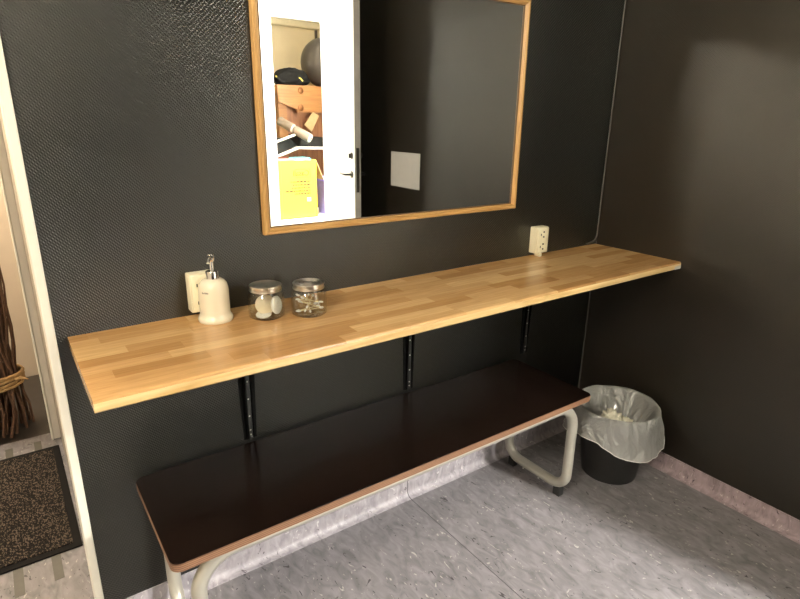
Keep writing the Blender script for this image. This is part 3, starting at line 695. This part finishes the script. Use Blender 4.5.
# ------------------------------------------------------------------ bench
x0, x1, y0, y1, zb, tb = -1.9101, -0.4674, -0.0155, -0.3943, 0.45, 0.023
t = thing('bench', 'low bench with a dark brown top and grey steel tube legs', 'bench', ((x0 + x1) / 2, (y0 + y1) / 2, 0))
bm = B(); poly_prism(bm, round_rect(x0, x1, y1, y0, 0.022), 'z', zb - 0.0022, zb, 0.0008); obj('seat_top', bm, M['bench'], t)
bm = B(); poly_prism(bm, round_rect(x0 - 0.0006, x1 + 0.0006, y1 - 0.0006, y0 + 0.0006, 0.0226), 'z', zb - tb, zb - 0.0022, 0.0012); obj('seat_core', bm, M['ply'], t)
RT = 0.0185
zr = zb - tb - RT + 0.0002 - 0.006
lx, rx, fy, by = -1.852, -0.502, -0.350, -0.052
Rb = 0.095; zf = 0.043
for y in (fy, by):
    bm = B(); tube(bm, [(lx + Rb, y, zr), (rx - Rb, y, zr)], RT, 16, True); obj('front_rail' if y == fy else 'back_rail', bm, M['steel'], t, 60)
for x, s in ((lx, 1), (rx, -1)):
    ymid = (fy + by) / 2
    for y, q in ((fy, 1), (by, -1)):
        pth = rounded([(x + s * (Rb + 0.0005), y, zr), (x, y, zr), (x, y, 0.2)], Rb, 10)[:-1]
        pth2 = rounded([(x, y, 0.2), (x, y, zf), (x, ymid, zf)], 0.065, 10)
        bm = B(); tube(bm, pth + pth2[1:-1], RT, 16); obj('leg', bm, M['steel'], t, 60)
    bm = B(); tube(bm, [(x, fy + 0.065, zf), (x, by - 0.065, zf)], RT, 16); rn = obj('floor_runner', bm, M['steel'], t, 60)
    for y in (fy + 0.030, by - 0.030):
        bm = B(); box(bm, x - 0.013, x + 0.013, y - 0.016, y + 0.016, 0.0, zf - 0.005, 0.003); obj('rubber_foot', bm, M['rubber'], t)
    for y in (ymid - 0.035, ymid + 0.045):
        bm = B(); tube(bm, [(x - 0.0175, y, zf - 0.012), (x - 0.0205, y, zf - 0.013)], 0.0035, 10); obj('rivet', bm, M['screw'], rn)

# ------------------------------------------------------------------ waste bin, its liner and the rubbish
bx, by_ = -0.2025, -0.333
t = thing('waste_bin', 'round black plastic waste bin standing in the corner beside the bench', 'bin', (bx, by_, 0))
bm = B(); lathe(bm, [(0, 0.0), (0.100, 0.0), (0.106, 0.004), (0.147, 0.294), (0.151, 0.294), (0.151, 0.304), (0.145, 0.304), (0.103, 0.012), (0, 0.012)], bx, by_, 0, 48); obj('bucket', bm, M['bin'], t, 40)

def bag():
    bm = B(); NS = 160
    def key(a, tab):
        a = a % 360
        for (a0, v0), (a1, v1) in zip(tab, tab[1:]):
            if a0 <= a <= a1:
                f = (a - a0) / (a1 - a0); return v0 + (v1 - v0) * f
    hemz = [(0, 0.165), (60, 0.18), (110, 0.175), (150, 0.190), (165, 0.205), (195, 0.190), (222, 0.152), (250, 0.134), (285, 0.136), (308, 0.132), (318, 0.185), (340, 0.185), (360, 0.165)]
    hemr = [(0, 0.168), (40, 0.172), (110, 0.182), (150, 0.205), (160, 0.205), (190, 0.172), (240, 0.176), (285, 0.180), (306, 0.193), (312, 0.194), (335, 0.176), (360, 0.168)]
    rings = []
    # inside from the rubbish up to the rim, then over and down outside
    levels = [('i', f) for f in (0.0, 0.2, 0.4, 0.6, 0.8, 0.93)] + [('r', 0), ('r', 1), ('r', 2)] + [('o', f) for f in (0.08, 0.2, 0.32, 0.44, 0.56, 0.68, 0.8, 0.9, 1.0)]
    for kind, f in levels:
        ring = []
        for k in range(NS):
            adeg = 360 * k / NS; a = math.radians(adeg)
            ca, sa = math.cos(a), math.sin(a)
            n1 = noise.noise(Vector((ca * 2.2, sa * 2.2, 3.1))); n2 = noise.noise(Vector((ca * 7, sa * 7, 9.3)))
            if kind == 'i':
                r = 0.066 + (0.141 - 0.066) * f ** 0.8; z = 0.177 + 0.130 * f
                pl = (math.sin(a * 13 + 3 * n1) * 0.011 + n2 * 0.012) * (1 - f)
                r = min(r + pl, 0.094 + z * 0.15)
            elif kind == 'r':
                r, z = [(0.147, 0.3090), (0.1545, 0.313), (0.1590, 0.308)][int(f)]
                z += n1 * 0.004; r += n2 * 0.0015
            else:
                hz, hr = key(adeg, hemz), key(adeg, hemr)
                z = 0.308 + (hz + 0.016 - 0.308) * f
                r = 0.160 + (hr - 0.160) * (f ** 1.3)
                fold = noise.noise(Vector((ca * 3.5 + z * 5, sa * 3.5 - z * 7, z * 12)))
                fold2 = noise.noise(Vector((ca * 9 + z * 14, sa * 9, z * 6 + 4)))
                r += (fold * 0.012 + fold2 * 0.006) * min(1, f * 2.2)
                r = max(r, 0.110 + z * 0.152 + 0.006)
            x = min(bx + r * ca, -0.006)
            ring.append(bm.verts.new((x, by_ + r * sa, z)))
        rings.append(ring)
    fs = []
    for p, q in zip(rings, rings[1:]):
        for k in range(NS):
            l = (k + 1) % NS
            fs.append(bm.faces.new((p[k], p[l], q[l], q[k])))
    # gathered floor of the bag under the rubbish
    c = bm.verts.new((bx, by_, 0.162))
    for k in range(NS):
        fs.append(bm.faces.new((c, rings[0][(k + 1) % NS], rings[0][k])))
    bmesh.ops.recalc_face_normals(bm, faces=fs)
    o = recenter(obj('bin_liner', bm, M['bag'], None, 180), (bx, by_, 0.108))
    hem = B()   # thicker hem of the bag
    ring = [Vector(v.co) for v in rings[-1]] if False else None
    return tag(o, 'frosted translucent plastic bag folded over the rim of the black bin', 'bin bag'), hem
o, hem = bag(); hem.free()
bm = B()
hv = [v.co.copy() for v in o.data.vertices]
NSEG = 160; start = NSEG * 17
ringpts = [hv[start + k] for k in range(NSEG)]
ringpts.append(ringpts[0])
tube(bm, [p + o.location for p in ringpts], 0.0016, 6, False)
obj('hem', bm, M['bag_hem'], o, 60)

def crumple(name, loc, r, seed, mat, label, cat, flat=0.75):
    bm = B(); bmesh.ops.create_icosphere(bm, subdivisions=4, radius=1.0)
    for v in bm.verts:
        n = v.co.normalized()
        d = 0.75 + 0.35 * abs(noise.noise(n * 2.1 + Vector((seed, 0, 0)))) * 2 + 0.22 * noise.noise(n * 5 + Vector((0, seed, 0)))
        v.co = Vector((n.x * d * r, n.y * d * r, n.z * d * r * flat))
    o = obj(name, bm, mat, None, 30); o.location = loc
    return tag(o, label, cat, 'crumpled tissues in the bin')
crumple('crumpled_tissue', (bx - 0.030, by_ - 0.002, 0.250), 0.041, 1.7, M['tissue'], 'largest crumpled cream tissue in the middle of the bin bag', 'tissue', 0.9)
crumple('crumpled_tissue', (bx + 0.028, by_ - 0.030, 0.230), 0.026, 5.2, M['tissue'], 'small crumpled tissue right of the largest one in the bin bag', 'tissue')
crumple('crumpled_tissue', (bx - 0.048, by_ + 0.040, 0.226), 0.021, 8.4, M['paper'], 'small white crumpled tissue at the back left in the bin bag', 'tissue')

# ------------------------------------------------------------------ passage: mat, tapes, twig bundle
t = thing('door_mat', 'black flecked entrance mat with a rubber border on the passage floor', 'mat', (-2.42, 0.76, 0))
bm = B(); box(bm, -2.80, -2.043, 0.395, 1.128, 0.0006, 0.006, 0.002); obj('border', bm, M['mat_edge'], t)
bm = B(); box(bm, -2.775, -2.068, 0.420, 1.103, 0.004, 0.0095, 0.002); obj('pile', bm, M['pile'], t)
i = 0
for x, ya, yb_, lab in ((-2.122, 0.275, 0.394, 'short grey tape strip on the floor at the mat front, nearest the white trim'),
                    (-2.226, 0.265, 0.394, 'short grey tape strip on the floor at the mat front, left of the other'),
                    (-2.118, 1.130, 1.215, 'grey tape strip on the floor behind the mat, in front of the twigs, right one'),
                    (-2.222, 1.130, 1.215, 'grey tape strip on the floor behind the mat, left one at the picture edge')):
    bm = B(); box(bm, x - 0.0135, x + 0.0135, ya, yb_, 0.0, 0.0010)
    tag(recenter(obj('floor_tape', bm, M['tape']), (x, ya, 0)), lab, 'tape', 'grey tape strips on the floor')

tw = thing('twig_bundle', 'bundle of brown twigs tied with a straw band standing at the end of the passage', 'twig bundle', (-2.30, 1.40, 0))
random.seed(21)
def twig_path(k, n):
    a = 2 * PI * k * 0.381966; rr = math.sqrt((k + 0.5) / n)
    base = Vector((-2.285 + 0.175 * rr * math.cos(a), 1.44 + 0.16 * rr * math.sin(a), 0.004))
    wa = a + random.uniform(-0.5, 0.5)
    waist = Vector((-2.238 + 0.105 * rr * math.cos(wa), 1.42 + 0.095 * rr * math.sin(wa), 0.27))
    ta = a + random.uniform(-0.9, 0.9)
    top = Vector((-2.265 + 0.16 * rr * math.cos(ta), 1.44 + 0.12 * rr * math.sin(ta), random.uniform(0.98, 1.3)))
    pts = []
    for i in range(12):
        s = i / 11; z = base.z + (top.z - base.z) * s
        w1 = 0.27 / top.z
        if s < w1:
            f = s / w1; p = base.lerp(waist, f)
        else:
            f = (s - w1) / (1 - w1); p = waist.lerp(top, f)
        wob = 0.010 * (1 if 0 < i < 11 else 0.2)
        p = Vector((p.x + random.uniform(-wob, wob), p.y + random.uniform(-wob, wob), max(z, 0.006)))
        pts.append(p)
    return pts
NT = 72
for k in range(NT):
    pts = twig_path(k, NT); r0 = random.uniform(0.0045, 0.0085)
    bm = B(); tube(bm, pts, [r0 * (1 - 0.45 * i / 11) for i in range(12)], 7)
    if k % 4 == 0:
        j = random.randint(4, 8); p = pts[j]; d = Vector((random.uniform(-1, 1), random.uniform(-1, 0.2), 1.2)).normalized()
        tube(bm, [p, p + d * 0.03, p + d * 0.06 + Vector((0.004, 0, 0.004))], [0.003, 0.0025, 0.0015], 5)
    obj('twig', bm, M['twig'], tw, 60)
bm = B()
for k in range(5):
    z = 0.236 + 0.011 * k
    pts = [(-2.240 + (0.121 + random.uniform(-.003, .003)) * math.cos(2 * PI * i / 40), 1.42 + (0.112 + random.uniform(-.003, .003)) * math.sin(2 * PI * i / 40), z + 0.006 * math.sin(2 * PI * i / 40 + k) ) for i in range(41)]
    tube(bm, pts, 0.0065, 7, False)
tube(bm, [(-2.150, 1.335, 0.262), (-2.130, 1.325, 0.270), (-2.105, 1.330, 0.255)], [0.008, 0.006, 0.003], 6)
obj('straw_band', bm, M['straw'], tw, 60)

# ------------------------------------------------------------------ paper on the right wall (seen in the mirror)
bm = B(); box(bm, -0.0014, 0.0004, -1.587, -1.285, 0.966, 1.178)
tag(recenter(obj('paper_sheet', bm, M['paper']), (0, -1.436, 0.966)), 'blank white paper sheet fixed to the right wall, seen in the mirror', 'paper')

# ------------------------------------------------------------------ storage room, seen in the mirror through the door
# low white cabinet under the box
t = thing('storage_cabinet', 'low white cabinet under the yellow box in the storage room', 'cabinet', (0.2, -3.7, 0))
bm = B(); box(bm, -0.3, 0.75, -3.985, -3.34, 0.06, 0.46, 0.004); obj('cabinet_body', bm, M['white'], t)
bm = B(); box(bm, -0.27, 0.72, -3.95, -3.4, 0.0, 0.06); obj('plinth', bm, M['grey_card'], t)
for xa, xb in ((-0.29, 0.22), (0.23, 0.74)):
    bm = B(); box(bm, xa, xb, -3.345, -3.325, 0.08, 0.45, 0.002); dr = obj('cabinet_door', bm, M['white'], t)
    bm = B(); xx = xb - 0.04 if xa < 0 else xa + 0.04
    tube(bm, [(xx, -3.315, 0.25), (xx, -3.315, 0.36)], 0.006, 8); obj('handle', bm, M['chrome'], dr)
# yellow box
t = thing('cardboard_box', 'tall open yellow box with small print on the white cabinet, seen in the mirror', 'box', (0.19, -3.6, 0.46))
xa, xb, ya, yb_, za, zt = -0.12, 0.42, -3.665, -3.45, 0.4615, 0.995
bm = B()
box(bm, xa, xb, yb_ - 0.006, yb_, za, zt); box(bm, xa, xb, ya, ya + 0.006, za, zt); box(bm, xa, xa + 0.006, ya + 0.006, yb_ - 0.006, za, zt); box(bm, xb - 0.006, xb, ya + 0.006, yb_ - 0.006, za, zt); box(bm, xa, xb, ya, yb_, za, za + 0.006)
obj('carton', bm, M['yellow_card'], t)
bm = B(); poly_prism(bm, [(xb, zt), (xb + 0.006, zt), (xb + 0.085, zt - 0.19), (xb + 0.079, zt - 0.19)], 'y', ya + 0.01, yb_ - 0.01); obj('flap', bm, M['card'], t)
bm = B()
random.seed(5)
for r_, z in enumerate((0.795, 0.765, 0.738, 0.710, 0.684)):
    x = 0.350; end = x - random.uniform(0.10, 0.26)
    while x > end:
        w = random.uniform(0.012, 0.035); box(bm, x - w, x, yb_ + 0.0002, yb_ + 0.0012, z, z + 0.013); x -= w + 0.006
for q in ((0.35, 0.355, 0.84, 0.915), (0.20, 0.355, 0.912, 0.915), (0.20, 0.355, 0.838, 0.841)):
    box(bm, q[0], q[1], yb_ + 0.0002, yb_ + 0.0012, q[2], q[3])
obj('small_print', bm, M['print'], t)
fc = bpy.data.curves.new('box_lettering', 'FONT'); fc.body = 'Casall'; fc.size = 0.070; fc.extrude = 0.0006; fc.offset = 0.0012
fo = bpy.data.objects.new('box_lettering_curve', fc); C.objects.link(fo)
dg = bpy.context.evaluated_depsgraph_get(); dg.update()
tm = bpy.data.meshes.new_from_object(fo.evaluated_get(dg)); C.objects.unlink(fo); bpy.data.objects.remove(fo)
tm.transform(Matrix.Translation((0.345, yb_ + 0.0008, 0.855)) @ Matrix.Rotation(PI, 4, 'Z') @ Matrix.Rotation(PI / 2, 4, 'X'))
tm.transform(Matrix.Translation(-Vector(t.location)))
tm.materials.clear(); tm.materials.append(M['print'])
lo = bpy.data.objects.new('lettering', tm); C.objects.link(lo); lo.parent = t
bm = B(); box(bm, 0.315, 0.355, yb_ + 0.0002, yb_ + 0.0012, 0.615, 0.650); obj('sticker', bm, M['paper'], t)
# things sticking out of the box
bm = B(); box(bm, 0.225, 0.385, -3.645, -3.475, 0.86, 1.012, 0.012); tag(recenter(obj('plastic_case', bm, M['cyan'], None, 40), (0.25, -3.6, 0.86)), 'cyan plastic case showing at the top of the yellow box', 'case')
bm = B(); box(bm, 0.05, 0.215, -3.645, -3.475, 0.85, 1.004, 0.012); tag(recenter(obj('plastic_case', bm, M['pink'], None, 40), (0.06, -3.6, 0.85)), 'pink red case beside the cyan one in the yellow box', 'case')
# blue bin beside the box
t = thing('storage_bin', 'lilac plastic bin with a blue rim right of the yellow box', 'bin', (0.60, -3.60, 0.46))
bm = B(); poly_prism(bm, [(0.545, 0.4615), (0.700, 0.4615), (0.725, 0.79), (0.520, 0.79)], 'y', -3.665, -3.475, 0.006); obj('bin_body', bm, M['lilac'], t)
bm = B(); box(bm, 0.512, 0.733, -3.672, -3.465, 0.785, 0.822, 0.006); obj('bin_rim', bm, M['blue'], t)

# wooden gym apparatus: angled front board with two bolts over a red-brown box
t = thing('gym_box', 'varnished wooden gym apparatus with an angled front board and two bolts', 'gym apparatus', (0.80, -4.25, 0))
bm = B(); poly_prism(bm, [(0.304, 1.672), (1.12, 1.672), (1.12, 1.417), (0.514, 1.420), (0.505, 1.450), (0.316, 1.511)], 'y', -4.04, -4.0, 0.004); obj('front_board', bm, M['gym_wood'], t)
for xq, zq in ((0.556, 1.625), (0.550, 1.462)):
    bm = B(); lathe(bm, [(0, 0.014), (0.012, 0.013), (0.016, 0.009), (0.026, 0.008), (0.032, 0.0), (0, 0)], 0, 0, 0, 24)
    bmesh.ops.rotate(bm, verts=bm.verts, cent=(0, 0, 0), matrix=Matrix.Rotation(-PI / 2, 3, 'X'))
    bmesh.ops.translate(bm, verts=bm.verts, vec=(xq, -4.0, zq)); obj('bolt', bm, M['bolt'], t, 40)
bm = B(); box(bm, 0.32, 1.12, -4.5, -4.04, 1.645, 1.672, 0.003); obj('top_board', bm, M['gym_wood'], t)
bm = B(); box(bm, 0.330, 0.420, -4.48, -4.045, 0.0, 1.645, 0.003); obj('side_post', bm, M['gym_wood'], t)
bm = B(); box(bm, 0.420, 1.10, -4.46, -4.10, 0.0, 1.640, 0.003); obj('case', bm, M['red_wood'], t)

# exercise ball
bm = B(); bmesh.ops.create_uvsphere(bm, u_segments=64, v_segments=32, radius=0.245)
for v in bm.verts: v.co.z += 0.245 - 0.0
o = obj('exercise_ball', bm, M['ball'], None, 60); o.location = (0.955, -4.245, 1.672)
tag(o, 'large grey exercise ball resting on the wooden gym apparatus', 'ball')
# black cloth bag on the wooden top
t = thing('cloth_bag', 'black cloth bag with yellow straps slumped left of the grey ball', 'bag', (0.5, -4.15, 1.672))
bm = B(); bmesh.ops.create_icosphere(bm, subdivisions=5, radius=1.0)
for v in bm.verts:
    n = v.co.normalized()
    sq = 1.0 / max(abs(n.x) ** 4 + abs(n.y) ** 4 + abs(n.z) ** 4, 1e-6) ** 0.25
    k = sq * (1 + 0.07 * noise.noise(n * 3 + Vector((4, 2, 1))))
    z = max(-1, min(1.1, n.z * k)); tp = 1.0 - 0.36 * max(0.0, (z + 0.3) / 1.3)
    v.co = Vector((0.520 + n.x * k * 0.190 * tp + 0.03 * max(0, z), -4.145 + n.y * k * 0.105, 1.675 + (z + 1) / 2 * 0.165 * (1 - 0.25 * max(0, n.x))))
obj('bag_body', bm, M['cloth'], t, 60)
bm = B(); tube(bm, [(0.345, -4.08, 1.745), (0.333, -4.07, 1.752), (0.330, -4.05, 1.742)], 0.006, 6); obj('strap', bm, M['yellow_trim'], t)
bm = B(); tube(bm, [(0.555, -4.028, 1.745), (0.575, -4.025, 1.735), (0.595, -4.028, 1.715)], 0.006, 6); obj('strap', bm, M['yellow_trim'], t)

# sit-up bench with foam rollers
t = thing('sit_up_bench', 'folding sit-up bench with black pads and grey foam rollers behind the yellow box', 'exercise bench', (0.45, -3.85, 0.46))
bm = B(); poly_prism(bm, [(0.0, 1.075), (0.14, 1.185), (0.278, 1.180), (0.362, 1.117), (0.180, 1.040), (0.02, 1.00)], 'y', -3.92, -3.70, 0.008); obj('pad', bm, M['vinyl_black'], t)
bm = B(); poly_prism(bm, [(0.368, 1.216), (0.80, 1.170), (0.80, 1.090), (0.372, 1.106)], 'y', -3.92, -3.70, 0.008); obj('pad', bm, M['vinyl_black'], t)
for y in (-3.69, -3.93):
    bm = B(); tube(bm, [(0.05, y, 0.995), (0.175, y, 1.030), (0.360, y, 1.093), (0.42, y, 1.090), (0.86, y, 1.078)], 0.014, 10); obj('frame_tube', bm, M['white_steel'], t, 60)
for xx in (0.10, 0.82):
    for y in (-3.69, -3.93):
        bm = B(); zt_ = 1.01 if xx < 0.5 else 1.075
        tube(bm, [(xx, y, zt_), (xx + (0.0 if xx < 0.5 else 0.04), y, 0.462 if xx < 0.5 else 0.002)], 0.013, 10); obj('leg', bm, M['white_steel'], t, 60)
bm = B(); tube(bm, [(0.12, -3.69, 1.145), (0.306, -3.66, 1.212), (0.33, -3.66, 1.225)], 0.012, 10); obj('roller_bar', bm, M['white_steel'], t, 60)
a0, a1 = Vector((0.225, -3.80, 1.338)), Vector((0.425, -3.55, 1.180))
dd = (a1 - a0)
for s0, s1 in ((0.0, 0.43), (0.50, 0.97)):
    bm = B(); tube(bm, [a0 + dd * s0, a0 + dd * s1], 0.042, 24); ro = obj('foam_roller', bm, M['foam'], t, 40)
    bm = B(); tube(bm, [a0 + dd * (s1 - 0.004), a0 + dd * (s1 + 0.025)], [0.040, 0.036], 24); cp = obj('end_cap', bm, M['white_steel'], ro, 40)
bm = B(); tube(bm, [a0 + dd * 0.99, a0 + dd * 1.004], 0.011, 12); obj('axle_end', bm, M['grey_metal'], t)
# board leaning behind the rollers
bm = B(); poly_prism(bm, [(0.262, 1.338), (0.272, 1.350), (0.86, 1.112), (0.85, 1.100)], 'y', -4.02 + 0.03, -3.945)
tag(recenter(obj('leaning_board', bm, M['gym_wood']), (0.55, -3.97, 1.10)), 'thin board edge slanting behind the foam rollers', 'board')
# piece of card stuck against the wood
bm = B(); poly_prism(bm, [(0.675, 1.425), (0.745, 1.388), (0.655, 1.232), (0.575, 1.300)], 'y', -3.99, -3.985)
tag(recenter(obj('card_piece', bm, M['card']), (0.66, -3.99, 1.23)), 'tilted piece of beige card leaning against the brown gym box', 'card')
# duct under the ceiling and a bracket post on the rear wall
bm = B(); box(bm, -0.4, 1.5, -5.0, -4.9, 2.335, 2.402, 0.015); tag(recenter(obj('ceiling_duct', bm, M['beam']), (0.5, -4.95, 2.34)), 'long cream duct along the top of the storage room rear wall', 'duct')
bm = B(); box(bm, 1.24, 1.265, -4.995, -4.97, 1.5, 2.33, 0.002); box(bm, 1.265, 1.5, -4.995, -4.98, 2.22, 2.24)
tag(recenter(obj('wall_post', bm, M['grey_metal']), (1.25, -4.98, 1.5)), 'dark steel post on the storage room rear wall above the ball', 'post')

# ------------------------------------------------------------------ camera
cam = bpy.data.cameras.new('camera'); co = bpy.data.objects.new('camera', cam); C.objects.link(co)
R_ = Vector((0.8168125, -0.5767405, 0.0137)); U_ = Vector((0.1653692, 0.2568241, 0.9522050)); F_ = Vector((0.5526937, 0.7755074, -0.3051522))
mt = Matrix((R_, U_, -F_)).transposed().to_4x4(); mt.translation = (-2.0872231, -1.4743566, 1.3775094)
co.matrix_world = mt
cam.sensor_fit = 'HORIZONTAL'; cam.sensor_width = 36; cam.lens = 565.972 / 800 * 36
cam.clip_start = 0.02
sc.camera = co

w = bpy.data.worlds.new('world'); sc.world = w; w.use_nodes = True
w.node_tree.nodes['Background'].inputs['Color'].default_value = (0.5, 0.45, 0.4, 1); w.node_tree.nodes['Background'].inputs['Strength'].default_value = 0.02
vs = sc.view_settings; vs.view_transform = 'Standard'; vs.look = 'None'; vs.gamma = 1.0; vs.use_curve_mapping = False
vs.exposure = 0.0
